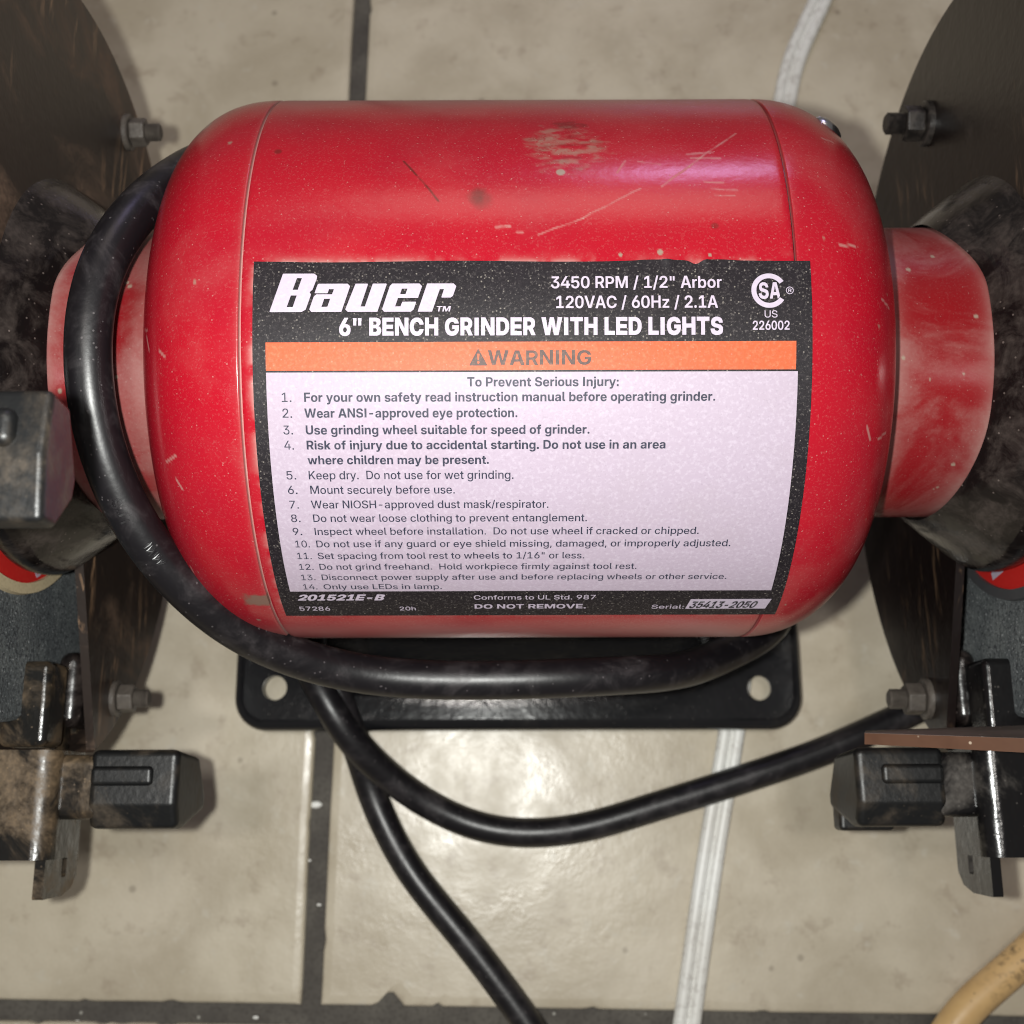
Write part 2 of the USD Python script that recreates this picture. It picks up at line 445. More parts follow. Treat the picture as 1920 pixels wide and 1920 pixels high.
tm = [tile_mat('beige_tile_a', (.0, .0, 0)), tile_mat('beige_tile_b', (.7, .3, 0), (1.02, 1.01, 1.0)), tile_mat('beige_tile_c', (.2, .9, 0), (.98, .98, .97))]
ct, st = math.cos(tilt), math.sin(tilt)
for i in (-1, 0, 1):
    for j in (-1, 0, 1):
        v, f = tile_mesh(pitch - gap, pitch - gap, 11 if (i, j) == (0, 0) else 20 + 3 * i + j)
        v = v + np.array([i * pitch + gap / 2, j * pitch + gap / 2, 0])
        v = np.c_[ox + v[:, 0] * ct - v[:, 1] * st, oy + v[:, 0] * st + v[:, 1] * ct, v[:, 2]]
        obj('tile', (v, f), tm[(i + 2 * j) % 3], floor, smooth=40)
flecks = []
for x, y, a in ((-1.035, -1.62, .034), (-.99, -2.72, .016), (-1.30, -2.66, .014), (-2.2, -2.68, .018), (-1.0, -2.12, .012), (-1.06, -1.90, .012)):
    s = trimesh.creation.icosphere(subdivisions=2, radius=1.0)
    q = s.vertices * np.array([a, a * .55, a * .3]) * (1 + .35 * (meshkit.noise(s.vertices * 2.3 + x * 7) - .5)[:, None])
    flecks.append((q + [x, y, -.033 + a * .15], s.faces))
o = stage.GetPrimAtPath(obj('paint_flecks', join(*flecks), M['white_cord'], smooth=True)); tag(o, 'small white paint flecks stuck in the dark grout', 'paint flecks', kind='stuff')

# ------------------------------------------------------------------ the bench grinder
G = thing('bench_grinder', 'worn red bench grinder with black guards, warning label and coiled black cord', 'bench grinder', (.03, 0, 0))
X0, X1 = -.815, .858         # the seams between barrel and end bells


def lnoise(a, b, sc, seed=0, o=3):
    return meshkit.fbm(np.stack([a * sc, b * sc, np.full(np.shape(a), seed * 5.3)], -1), o, seed)


def seg(x, t, p, q):
    p, q = np.array(p), np.array(q); d = q - p; l2 = d @ d
    u = np.clip(((x - p[0]) * d[0] + (t - p[1]) * d[1]) / l2, 0, 1)
    return np.hypot(x - p[0] - u * d[0], t - p[1] - u * d[1]), u


def sm(v, a, b):
    k = np.clip((v - a) / (b - a), 0, 1); return k * k * (3 - 2 * k)


# barrel with its wear: pale dust, dark stains and bare patches
th = np.r_[np.linspace(-1.35, 1.75, 620), np.linspace(1.75, 2 * np.pi - 1.35, 60)[1:]]
xs = np.linspace(X0 + .004, X1 - .004, 640)
XX, TT = np.meshgrid(xs, th, indexing='ij')
R = np.ones_like(XX) * 1.0
edge = np.minimum(XX - X0, X1 - XX); R = R - .010 * np.exp(-edge / .006)
R = R + .0015 * (lnoise(XX, TT, 2.2, 3) - .5)
dust = np.zeros_like(XX); dark = np.zeros_like(XX); bare = np.zeros_like(XX)
dust += .30 * sm(-TT, .50, 1.0) * (.35 + .65 * sm(lnoise(XX, TT, 5, 1), .35, .65))
dust += .45 * sm(TT, 1.28, 1.5) * (.4 + .6 * lnoise(XX, TT, 6, 2))
# pale rubbed patch on top
dd = np.hypot((XX - .178) / .125, (TT + .47) / .135); n1 = lnoise(XX * .8, TT * 2.2, 26, 5, 4)
patch = sm(1.2 - dd + (n1 - .5) * 1.3, .10, .75)
wx, wt = XX + .05 * (lnoise(XX, TT, 9, 51) - .5), TT + .03 * (lnoise(XX, TT, 11, 52) - .5)
cover = sm(lnoise(wx * .75, wt * 1.6, 23, 6, 6), .30, .52); crack = np.exp(-((lnoise(wx * .7, wt * 1.5, 30, 53, 4) - .5) / .025) ** 2)
bare += .66 * patch * cover * (1 - .8 * crack) * (.55 + .6 * lnoise(wx * .6, wt * 2.6, 70, 16, 2))
dark += .30 * patch * sm(lnoise(wx * .8, wt * 1.8, 26, 17, 5), .46, .62)
dark += .6 * sm(1 - np.hypot((XX - .19) / .10, (TT + .60) / .055) + (n1 - .5) * 1.2, .3, .7) * .8
dd2 = np.hypot((XX + .096) / .05, (TT + .228) / .045)
dark += .80 * sm(1.25 - dd2 + (lnoise(XX, TT, 22, 7) - .5) * 1.1, .2, .9)
dark += .5 * sm(1 - np.hypot((XX - .62) / .016, (TT + .12) / .014), 0, .5) + .6 * sm(1 - np.hypot((XX + .74) / .016, (TT + .44) / .016), 0, .5)
for p, q, w, a, ch in (((-.338, -.387), (-.223, -.213), .0035, .8, 1), ((.083, -.09), (.22, -.15), .0028, .55, 0), ((.22, -.15), (.40, -.262), .0028, .5, 0), ((.466, -.27), (.56, -.36), .003, .5, 0),
                       ((.56, -.36), (.728, -.54), .003, .5, 0), ((-.045, -.118), (-.005, -.121), .005, .6, 0), ((.02, -.10), (.035, -.098), .004, .5, 0), ((.60, -.29), (.66, -.285), .003, .5, 0), ((.62, -.26), (.70, -.255), .003, .55, 0),
                       ((.63, -.235), (.69, -.232), .0025, .5, 0), ((.33, -.33), (.36, -.39), .003, .45, 0), ((.40, -.385), (.47, -.37), .003, .4, 0), ((.56, -.42), (.64, -.43), .005, .4, 0), ((.57, -.40), (.66, -.40), .004, .45, 0)):
    d, u = seg(XX + .006 * (lnoise(XX, TT, 12, 14) - .5), TT + .010 * (lnoise(XX, TT, 12, 15) - .5), p, q)
    k = a * (1 - sm(d, w * .4, w * 1.6)) * (.35 + .65 * sm(lnoise(XX, TT, 45, 9), .3, .6))
    if ch: dark += k
    else: dust += k * .75
# residue along the label's border
lx0, lx1, lt0, lt1 = -.775, .900, .0, 1.298
out = np.maximum(np.maximum(lx0 - XX, XX - lx1), np.maximum(lt0 - TT, TT - lt1))
dust += .5 * np.where(out > -.01, np.exp(-np.clip(out, 0, 1) / .010), 0) * sm(lnoise(XX, TT, 18, 11), .38, .62)
for x, t, a in ((.45, -.03, .009), (.33, -.022, .006), (.155, -.335, .014), (-.55, .65, .0), (.60, -.02, .005)):
    if a: bare += 1.0 * sm(1.2 - np.hypot(XX - x, TT - t) / a, 0, .4)
wear = np.clip(np.stack([dust, dark, bare], -1), 0, 1).reshape(-1, 3)
v, f = grid(wrap(XX, TT, R), close=True)
obj('motor_housing', (v, f), M['red'], G, wear=wear)


def bell(s, xs_, xe, re, n, m):
    """An end bell: elliptical shoulder with a turned lip where the shaft tube enters."""
    t = np.linspace(0, np.pi / 2, 230)
    x = xs_ + (xe - xs_) * np.sin(t) ** (2 / n); r = re + (1 - re) * np.cos(t) ** (2 / m)
    x = np.r_[xs_ + .0005, xs_ + .004, x[1:], xe - .012, xe - .05]; r = np.r_[.985, .997, r[1:], re - .022, re - .03]
    tt = np.linspace(-np.pi, np.pi, 760, endpoint=False)
    P = wrap(s * x[:, None], tt[None], r[:, None])
    A, T = np.meshgrid(np.r_[0, np.cumsum(np.hypot(np.diff(x), np.diff(r)))], tt, indexing='ij')
    A = A / A.max()
    dust = .24 * sm(-T, .45, 1.1) * sm(lnoise(A * 2, T, 4, 21 + s), .35, .65) + .45 * sm(T, 1.3, 1.6) * (.4 + .6 * lnoise(A, T, 5, 4))
    dust = dust + .34 * sm(A, .70, .92) * sm(lnoise(A * 3, T, 7, 25 + s, 5), .40, .66)
    dust = dust + (.95 if s < 0 else .25) * np.exp(-A / .010) + .8 * np.exp(-((A - .905) / .02) ** 2) * sm(lnoise(A, T, 3, 41), .25, .6)
    bare = np.zeros_like(A); rr = np.random.default_rng(5 if s > 0 else 6)
    for _ in range(13):
        a0, t0, w = rr.uniform(.1, .95), rr.uniform(-1.0, 1.4), rr.uniform(.002, .008)
        bare += sm(1.2 - np.hypot((A - a0) * .62, (T - t0) * .85) / w + (lnoise(A * 3, T * 3, 22, 31) - .5), 0, .5) * rr.uniform(.5, 1)
    for _ in range(16):
        a0, t0, l, an = rr.uniform(.3, .95), rr.uniform(-1.0, 1.2), rr.uniform(.02, .06), rr.uniform(0, 3.14)
        d, _u = seg(A * .55, T * .85, (a0 * .55, t0 * .85), (a0 * .55 + l * math.cos(an), t0 * .85 + l * math.sin(an)))
        dust += .5 * (1 - sm(d, .0015, .005))
    dark = np.zeros_like(A)
    if s < 0:
        k = sm(1 - np.maximum(abs(A - .03) / .12, abs(T - 1.19) / .045) + (lnoise(A, T, 20, 8) - .5) * .9, .1, .4); bare += .42 * k; dark += .9 * k
        k = sm(1 - np.maximum(abs(A - .40) / .10, abs(T + .80) / .07) + (lnoise(A, T, 16, 9) - .5) * .9, .1, .4); bare += .7 * k
    w = np.clip(np.stack([dust, dark, bare], -1), 0, 1).reshape(-1, 3)
    v, f = grid(P, close=True, flip=s < 0)
    return obj('end_bell', (v, f), M['red_cap'], G, wear=w)


bell_l = bell(-1, -X0, 1.205, .60, 2.3, 2.03)
bell_r = bell(1, X1, 1.262, .587, 2.11, 2.03)
# dark recess ring behind the barrel seams
obj('seam_ring', revolve([(X0 - .02, .988), (X0 + .02, .988)], 160), M['dust'], G)
obj('seam_ring', revolve([(X1 - .02, .986), (X1 + .02, .986)], 160), M['boss'], G)


def disc(prof, c, n, k=40):
    """A turned shape whose axis points along n from c; prof = (height, radius) pairs."""
    n = np.asarray(n, float) / np.linalg.norm(n); u = np.cross(n, [0.3, .5, .8]); u /= np.linalg.norm(u); w = np.cross(n, u)
    a = np.linspace(0, 2 * np.pi, k, endpoint=False); ring = np.cos(a)[:, None] * u + np.sin(a)[:, None] * w
    P = np.array([np.asarray(c) + h * n + r * ring for h, r in prof])
    return grid(P, close=True)


# the two end bell screws that catch the light at the top corners
for b_, x, t, s in ((bell_r, 1.075, -.82, 1),):
    r = .892; c = wrap(np.array(x), np.array(t), np.array(r)); n = np.array([s * .62, -math.sin(t) * .78, math.cos(t) * .78])
    obj('screw', disc([(.0, .062), (.028, .062), (.046, .05), (.056, .028), (.058, .0001)], c, n), M['screw'], b_, smooth=40)

# shaft tubes
nx = 200


def neck(s, xa, xb):
    x = np.linspace(xa, xb, nx); r = np.full(nx, .548); r = r + .012 * np.exp(-(xb - x) / .03)
    t = np.linspace(0, 2 * np.pi, 620, endpoint=False); tt = (t + np.pi) % (2 * np.pi) - np.pi
    XN, TN = np.meshgrid(x, tt, indexing='ij')
    end = 1.50 + .03 * s + .095 * sm(TN, -.95, -.20) * (1 - .75 * sm(TN, .55, 1.7)) * (1 - sm(TN, 1.7, 2.2))
    d = .6 * np.exp(-np.clip(end - XN, 0, 1) / .022) * (.3 + .7 * lnoise(XN * 2, TN, 9, 61)) + .35 * np.exp(-((XN - (1.30 if s > 0 else 1.25)) / .04) ** 2) * lnoise(XN, TN, 6, 62)
    b = np.zeros_like(d); q = np.random.default_rng(12 + s)
    for _ in range(9):
        b += sm(1.3 - np.hypot(XN - q.uniform(1.3, 1.58), .55 * (TN - q.uniform(-.5, 1.2))) / q.uniform(.003, .008) + (lnoise(XN, TN, 60, 71) - .5), 0, .6)
    v, f = revolve(np.c_[s * x, r], 620)
    return obj('shaft_tube', (v, f if s > 0 else f[:, ::-1]), M['red_neck'], G, wear=np.clip(np.stack([d, 0 * d, b], -1), 0, 1).reshape(-1, 3))


neck(-1, 1.10, 1.64); neck(1, 1.15, 1.69)


def hexnut(c, s, r, h, rad=.012):
    a = np.arange(6) * np.pi / 3 + .35
    p = [(c[0] + s * k, c[1] + (r - rad) * math.cos(q), c[2] + (r - rad) * math.sin(q)) for q in a for k in (rad, h - rad)]
    return hull_spheres(p, rad, 1)


def bolt(c, s, k=1.0):
    r, long, cx = .078, .085, c
    c = (0, 0, 0)
    """Washer, hexagon nut and threaded end, pointing along x."""
    def turn(prof, k=36):
        a = np.linspace(0, 2 * np.pi, k, endpoint=False)
        P = np.array([[(c[0] + s * h, c[1] + q * math.cos(t), c[2] + q * math.sin(t)) for t in a] for h, q in prof])
        return grid(P, close=True, flip=s > 0)
    washer = turn([(0, .098), (.022, .098), (.028, .09), (.028, .05)])
    nut = hexnut((c[0] + s * .028, c[1], c[2]), s, r, .085)
    th_ = []
    for q in range(9): th_ += [(.10 + q * long / 9, .040), (.10 + (q + .5) * long / 9, .048)]
    shank = turn(th_ + [(.105 + long, .036), (.105 + long, .0001)])
    v, f = join(washer, nut, shank)
    return v * k + np.array(cx), f


def sector(r, a0, a1, ri):
    """Disc of radius r about the axis in (y, z) with the sector from a0 to a1 (degrees above the front) cut away outside ri."""
    d = Point(0, H).buffer(r, 96)
    a = np.radians(np.linspace(a0, a1, 40)); big = r * 1.5
    cut = Polygon([(0, H)] + [(-big * math.cos(k), H + big * math.sin(k)) for k in a])
    return d.difference(cut.difference(Point(0, H).buffer(ri, 64)))


def guard(s, xp, mat, bolts):
    g = obj('wheel_guard', xplate(sector(1.50, -22.5, 62, .62), xp, xp + s * .035), mat, G, label='dusty brown left wheel guard' if s < 0 else 'dark right wheel guard')
    a = np.radians(np.linspace(62 + 180, 180 - 22.5 + 360, 120)) - np.pi   # the rim follows the covered part
    a = np.radians(np.linspace(62, 337.5, 140))
    rr = [(xp + s * .0, 1.50), (xp + s * .008, 1.512), (xp + s * .62, 1.512), (xp + s * .62, 1.475), (xp + s * .036, 1.475)]
    P = np.array([[(x, -r * math.cos(k), H + r * math.sin(k)) for k in a] for x, r in rr])
    obj('guard_rim', grid(P, flip=s < 0), mat, g, smooth=30)
    obj('outer_cover', xplate(sector(1.50, -22.5, 62, .3), xp + s * .62, xp + s * .65), mat, g)
    # flared bearing boss: starts further along the tube where it faces the lens
    t = np.linspace(-np.pi, np.pi, 180, endpoint=False)
    near = sm(t, -.95, -.20) * (1 - .75 * sm(t, .55, 1.7)) * (1 - sm(t, 1.7, 2.2))
    u = np.linspace(0, 1, 30)
    x0 = 1.50 + .095 * near
    prof_r = np.r_[.5485 + .012 * np.ones(1), .56 + (.745 - .56) * u[1:] ** .9, .757, .760, .752, .70]
    P = []
    for k, rr_ in enumerate(prof_r):
        if k < 30: x = x0 + (1.735 - x0) * u[k]
        else: x = np.full(len(t), (1.765, 1.80, 1.835, 1.86)[k - 30])
        P.append(wrap(s * (x + .03 * s), t, rr_ + .006 * (lnoise(np.cos(t) * 2, np.sin(t) * 2, 1.6, k // 6) - .5)))
    obj('bearing_boss', grid(np.array(P), close=True, flip=s < 0), M['boss'], g, smooth=50)
    for c, dm, k in bolts: obj('bolt', bolt((xp, *c), -s, k), M[dm], g, smooth=35)
    return g


guard(-1, -1.69, M['guard_rust'], (((1.27, 1.68), 'steel', .80), ((-1.166, 1.284), 'steel', .78)))
guard(1, 1.75, M['guard'], (((1.166, 1.901), 'oldbolt', .95), ((-1.180, 1.323), 'steel', .88)))


def wheel(s, xi, ringmat, ring_r):
    w = obj('grinding_wheel', revolve([(s * xi, .30), (s * xi, 1.29), (s * (xi + .012), 1.305), (s * (xi + .33), 1.305), (s * (xi + .34), 1.29), (s * (xi + .34), .3)][::s], 160), M['stone'], G, smooth=30)
    obj('flange_ring', revolve([(s * (xi - .001), ring_r + .045), (s * (xi - .022), ring_r + .04), (s * (xi - .022), ring_r), (s * (xi - .006), ring_r)][::s], 120), ringmat, w, smooth=30)
    obj('paper_disc', revolve([(s * (xi - .008), ring_r + .01), (s * (xi - .008), .30)][::s], 100), M['paper_red'], w, smooth=30)
    # white print on the paper
    if s > 0:
        fig = [Polygon([(-.60, -.36), (-.56, -.38), (-.69, -.15), (-.735, -.20), (-.75, -.30), (-.72, -.31), (-.70, -.23)]), box(-.60, -.20, -.585, -.155)]
    else:
        fig = [Polygon([(-.60, -.47), (-.50, -.55), (-.56, -.35), (-.70, -.22), (-.725, -.25)]).buffer(.012).difference(Polygon([(-.60, -.47), (-.50, -.55), (-.56, -.35), (-.70, -.22), (-.725, -.25)]))]
    for g_ in fig:
        v, f = xplate(affinity.translate(g_, 0, H), s * (xi - .009), s * (xi - .0095)); obj('wheel_print', (v, f), M['ink_white'], w)
    return w


wheel(-1, 1.865, M['paper_tan'], .790)
wheel(1, 1.905, M['flange_dark'], .825)


def tool_rest(s, dx):
    """Seen from above: bent channel table, slotted arm and clamp knob. s mirrors it, dx shifts it along x."""
    X = lambda x: s * x + dx
    mat = M['rest'] if s < 0 else M['rest_clean']

    def bx(x0, x1, y0, y1, z0, z1, r): return rbox((X(x0), y0, z0), (X(x1), y1, z1), r)
    # table: an inverted channel with a generous bend
    a = np.linspace(0, np.pi / 2, 14); rb = .075
    prof = [(2.60, 1.765)] + [(1.735 + rb - rb * math.sin(k), 1.69 + rb * math.cos(k)) for k in a] + [(1.735, 1.50)]
    inn = [(1.765, 1.50)] + [(1.735 + rb - (rb - .03) * math.sin(k), 1.69 + (rb - .03) * math.cos(k)) for k in a[::-1]] + [(2.60, 1.735)]
    poly = Polygon([(x, z) for x, z in prof + inn])
    v, f = plate(poly, 0, .405)
    v = np.stack([X(v[:, 0]), -1.395 - v[:, 2], v[:, 1]], 1)
    if s > 0: f = f[:, ::-1]
    t = obj('tool_rest', (v, f), mat, G, smooth=40, label='left tool rest caked with brown grinding dust' if s < 0 else 'right tool rest of bare glossy black steel')
    # slotted arm standing on edge
    arm = Polygon([(-1.06, 1.25), (-1.88, 1.25), (-1.93, 1.30), (-1.955, 1.40), (-1.955, 1.60), (-1.06, 1.60)]).buffer(-.01).buffer(.01)
    slot = Polygon([(-1.12, 1.40), (-1.38, 1.40), (-1.38, 1.44), (-1.12, 1.44)]).buffer(.015)
    slot2 = Polygon([(-1.68, 1.385), (-1.87, 1.385), (-1.87, 1.41), (-1.68, 1.41)]).buffer(.013)
    obj('slotted_arm', xplate(arm.difference(slot).difference(slot2), X(1.805), X(1.845)), mat, t)
    # tongue of the guard just above it
    obj('guard_tongue', bx(1.765, 1.95, -1.385, -1.06, 1.62, 1.81, .03), mat, t, smooth=40)
    obj('mount_bracket', bx(1.755, 1.86, -1.30, -.99, 1.30, 1.52, .05), M['boss'], t, smooth=40)
    # clamp knob: ribbed plastic cap
    cs = [(-1.405, 1.69), (-1.42, 1.37), (-1.575, 1.265), (-1.61, 1.265), (-1.69, 1.58), (-1.68, 1.66), (-1.60, 1.70)]
    rad = .03; ctr = np.array([-1.54, 1.50])
    pp = [ctr + (np.array(c) - ctr) * (1 - rad / np.linalg.norm(np.array(c) - ctr)) for c in cs]
    cap = hull_spheres([(X(x), y, z) for y, z in pp for x in (1.315, 1.60)], rad)
    rib = hull_spheres([(X(x), y, 1.695) for x in (1.40, 1.60) for y in (-1.475, -1.510)], .020)
    low = hull_spheres([(X(x), y, z) for x in (1.315, 1.50) for y, z in ((-1.60, 1.36), (-1.695, 1.36), (-1.60, 1.29), (-1.695, 1.29))], .02)
    obj('clamp_knob', join(cap, rib, low) if s > 0 else join(cap, rib), M['knob'], t, smooth=35)
    obj('clamp_arm', bx(1.575, 1.80, -1.655, -1.41, 1.36, 1.69, .04), mat, t, smooth=40)
    return t


tool_rest(-1, 0.0); tool_rest(1, .035)

# eye shield knob by the left edge, on its bracket
cs = [(-.62, 3.66), (-.625, 3.56), (-.765, 3.53), (-.80, 3.475), (-.85, 3.487), (-.94, 3.59), (-.94, 3.66), (-.78, 3.69)]
rad = .02; ctr = np.array([-.78, 3.58])
pp = [ctr + (np.array(c) - ctr) * (1 - rad / np.linalg.norm(np.array(c) - ctr)) for c in cs]
k = obj('eye_shield_knob', join(hull_spheres([(x, y, z) for y, z in pp for x in (-1.11, -1.50)], rad), hull_spheres([(x, y, 3.685) for x in (-1.19, -1.50) for y in (-.70, -.74)], .028)), M['knob'], G, smooth=35)
obj('eye_shield_bracket', join(rbox((-2.2, -.86, 3.50), (-1.52, -.70, 3.62), .02), rbox((-1.86, -.86, 3.30), (-1.80, -.70, 3.6), .015)), M['rest'], G, smooth=40)

# right eye shield, seen along its sheet: amber edge towards the lens, dusty face falling away
e = np.array([(1.242, -1.395, 2.097), (1.670, -1.437, 2.447), (1.670, -1.392, 2.458), (1.242, -1.357, 2.106)])
b = np.array([(1.338, -1.370, 1.80), (1.933, -1.350, 1.87), (1.933, -1.319, 1.875), (1.338, -1.334, 1.80)])
q = np.vstack([e, b])
sh = obj('eye_shield', m3.Manifold.hull_points(q), M['shield_face'], G, smooth=False)
ed = np.vstack([e, e + (b - e) * .03]); c_ = ed.mean(0); ed = c_ + (ed - c_) * 1.004 + [0, -.001, .003]
obj('shield_edge', m3.Manifold.hull_points(ed), M['shield_edge'], sh, smooth=False)

# base: a pressed pan on feet, and the saddle that carries the motor
bx0, bx1, by0, by1 = -1.434, 1.494, -1.250, 1.15
outline = box(bx0 + .17, by0 + .17, bx1 - .17, by1 - .17).buffer(.17, 24)
holes = union_all([Point(x, y).buffer(.062, 32) for x, y in ((-1.222, -1.034), (1.265, -1.042), (-1.222, .96), (1.265, .96))])


def ring_of(poly, n=400):
    r = poly.exterior; return np.array([r.interpolate(k / n, normalized=True).coords[0] for k in range(n)])


rows = []
for ins, z in ((.0, .10), (.0, .19), (.006, .212), (.018, .228), (.035, .237), (.055, .240)):
    rows.append(np.c_[ring_of(outline.buffer(-ins, 24)), np.full(400, z)])
skirt = grid(np.array(rows), close=True, flip=False)
rows_in = [np.c_[ring_of(outline.buffer(-.03, 24)), np.full(400, z)] for z in (.10, .205)]
skin = grid(np.array(rows_in), close=True, flip=True)
top = plate(outline.buffer(-.055, 24).difference(holes), .21, .240)
bp = obj('base_plate', join(skirt, skin, top), M['base'], G, smooth=50)
for x, y in ((-1.2, -.8), (1.25, -.8), (-1.2, .8), (1.25, .8)):
    obj('rubber_foot', disc([(0, .09), (.10, .11), (.21, .11)], (x, y, 0), (0, 0, 1)), M['cord'], bp, smooth=40)
P = []
for w, d, z in ((1.02, 1.08, .238), (1.0, 1.05, .27), (.97, .98, .42), (.92, .90, .70), (.86, .86, 1.0), (.80, .90, 1.45)):
    P.append(np.c_[ring_of(box(.03 - w + .2, -d + .2, .03 + w - .2, d - .2).buffer(.2, 12)), np.full(400, z)])
obj('pedestal', grid(np.array(P), close=True), M['base'], G, smooth=50)

# power cord: out of the back, round the left tube, under the front, then along the floor
loop = [(-.70, 1.12, 1.30), (-.95, 1.05, 1.75), (-1.13, .84, 2.22), (-1.219, .570, 2.512), (-1.270, .362, 2.689), (-1.330, .151, 2.783), (-1.361, -.042, 2.799), (-1.365, -.179, 2.776), (-1.357, -.326, 2.731), (-1.330, -.484, 2.663),
        (-1.273, -.647, 2.562), (-1.177, -.810, 2.431), (-1.078, -.917, 2.303), (-.973, -1.001, 2.139), (-.815, -1.068, 1.969), (-.648, -1.109, 1.857), (-.431, -1.134, 1.799), (-.207, -1.139, 1.778), (.080, -1.135, 1.768), (.350, -1.120, 1.731),
        (.525, -1.105, 1.652), (.692, -1.080, 1.525), (.856, -1.013, 1.366), (1.016, -.937, 1.230), (1.188, -.824, 1.051), (1.30, -.55, .86), (1.25, -.1, .62)]
A = [(-1.08, -.70, .335), (-1.049, -.928, .360), (-.997, -1.010, .380), (-.918, -1.119, .40), (-.872, -1.224, .370), (-.738, -1.385, .270), (-.568, -1.535, .160), (-.369, -1.658, .090), (-.169, -1.739, .075), (.014, -1.766, .075), (.195, -1.763, .075), (.420, -1.727, .075),
     (.655, -1.656, .075), (.966, -1.566, .075), (1.283, -1.467, .075), (1.599, -1.365, .075), (1.814, -1.276, .075), (2.030, -1.183, .075), (2.6, -.9, .075)]
B = [(-.95, -.60, .315), (-.93, -.85, .315), (-.905, -1.042, .315), (-.850, -1.189, .305), (-.790, -1.342, .160), (-.741, -1.550, .075), (-.663, -1.711, .075), (-.569, -1.887, .075), (-.458, -2.036, .075), (-.286, -2.226, .075), (-.090, -2.464, .075), (.053, -2.646, .075), (.25, -2.95, .075)]
pc = obj('power_cord', join(tube(loop, .075, 28), tube(A, .075, 28), tube(B, .075, 28)), M['cord'], G, smooth=True)

# ------------------------------------------------------------------ lettering (flat print on the label)
FONT = glob.glob('/opt/blender-*/*/datafiles/fonts/Inter.woff2')[0]
fonts, glyphs = {}, {}


def glyph(ch, weight):
    from PIL import Image, ImageDraw, ImageFont
    if (ch, weight) in glyphs: return glyphs[ch, weight]
    if ch == 'I':        # a plain stroke without serifs
        w = 4.2 + (weight - 300) * .0185
        glyphs[ch, weight] = (box(5.2, 0, 5.2 + w, 52.3), w + 10.4); return glyphs[ch, weight]
    if weight not in fonts:
        fo = ImageFont.truetype(FONT, 72); fo.set_variation_by_axes([24, weight]); fonts[weight] = fo
    fo = fonts[weight]; adv = fo.getlength(ch)
    x0, y0, x1, y1 = fo.getbbox(ch, anchor='ls')
    shp = None
    if x1 > x0 and y1 > y0 and ch != ' ':
        im = Image.new('L', (x1 - x0 + 8, y1 - y0 + 8)); ImageDraw.Draw(im).text((4 - x0, 4 - y0), ch, 255, fo, anchor='ls')
        on = np.pad(np.asarray(im) > 127, ((0, 0), (1, 1))).astype(np.int8)
        r, s_ = np.nonzero(np.diff(on, axis=1) == 1); e_ = np.nonzero(np.diff(on, axis=1) == -1)[1]
        shp = union_all(box(s_, -r - 1, e_, -r)).buffer(.6).buffer(-.6).simplify(.55)
        shp = affinity.translate(shp, x0 - 4, 4 - y0)
    glyphs[ch, weight] = (shp, adv)
    return glyphs[ch, weight]


def line(text, weight, xl, xr, cap, squeeze=None):
    """A line of text as a polygon: from xl to xr along x, capitals cap tall, base line at 0."""
    out, pen = [], 0.0
    for ch in text:
        g, a = glyph(ch, weight)
        if g is not None: out.append(affinity.translate(g, pen, 0))
        pen += a
    u = union_all(out); a, _, b, _ = u.bounds
    k = cap / (72 * .727)
    return affinity.affine_transform(u, [(xr - xl) / (b - a), 0, 0, k, xl - a * (xr - xl) / (b - a), 0])


def onto(poly, t0, r):
    """A polygon in (x, height above the base line) laid on the label, base line at angle t0."""
    vs, fs, n = [], [], 0
    for g in getattr(poly, 'geoms', [poly]):
        if g.is_empty or g.geom_type != 'Polygon': continue
        v, f = trimesh.creation.triangulate_polygon(g, engine='earcut')
        vs.append(np.asarray(v)); fs.append(np.asarray(f) + n); n += len(v)
    v, f = np.vstack(vs), np.vstack(fs)
    p = wrap(v[:, 0], t0 - v[:, 1], r)
    nrm = np.cross(p[f[:, 1]] - p[f[:, 0]], p[f[:, 2]] - p[f[:, 0]])
    c = p[f].mean(1) - [0, 0, H]; c[:, 0] = 0
    bad = (nrm * c).sum(1) < 0
    f = f.copy(); f[bad] = f[bad][:, ::-1]
    return p, f


def patch_grid(x0, x1, t0, t1, r, nx_=8, nt=60, shift=None):
    x, t = np.meshgrid(np.linspace(x0, x1, nx_), np.linspace(t0, t1, nt), indexing='ij')
    if shift is not None: r = r + (.0075 * np.exp(-((x - .47) / .016) ** 2) + .006 * np.exp(-((x - .585 - .4 * t) / .012) ** 2)) * np.exp(-t / .022) 
    if shift is not None: t = t + shift(x) * (1 - (t - t0) / (t1 - t0)) ** 8
    return grid(wrap(x, t, r), flip=False)


bumps = lambda x: .006 * np.exp(-((x - .555) / .018) ** 2) * 2.2 - .003 * np.exp(-((x - .42) / .05) ** 2) - .003 * np.exp(-((x - .63) / .04) ** 2) + .002 * np.sin(x * 9)
LB = obj('warning_label', patch_grid(lx0, lx1, lt0, lt1, 1.0035, 200, 90, bumps), M['label_black'], G, smooth=True)
obj('orange_band', patch_grid(-.735, .851, .248, .332, 1.0047), M['label_orange'], LB, smooth=True)
obj('white_panel', patch_grid(-.735, .857, .3375, 1.130, 1.0047), M['label_white'], LB, smooth=True)
RT = 1.0058
ser = Polygon([(.586, 0), (.857, 0), (.868, .066), (.598, .066)])
obj('serial_panel', onto(ser, 1.249, 1.0047), M['ink_white'], LB)


def put(name, poly, t0, mat, r=RT): return obj(name, onto(poly, t0, r), M[mat], LB, smooth=False)


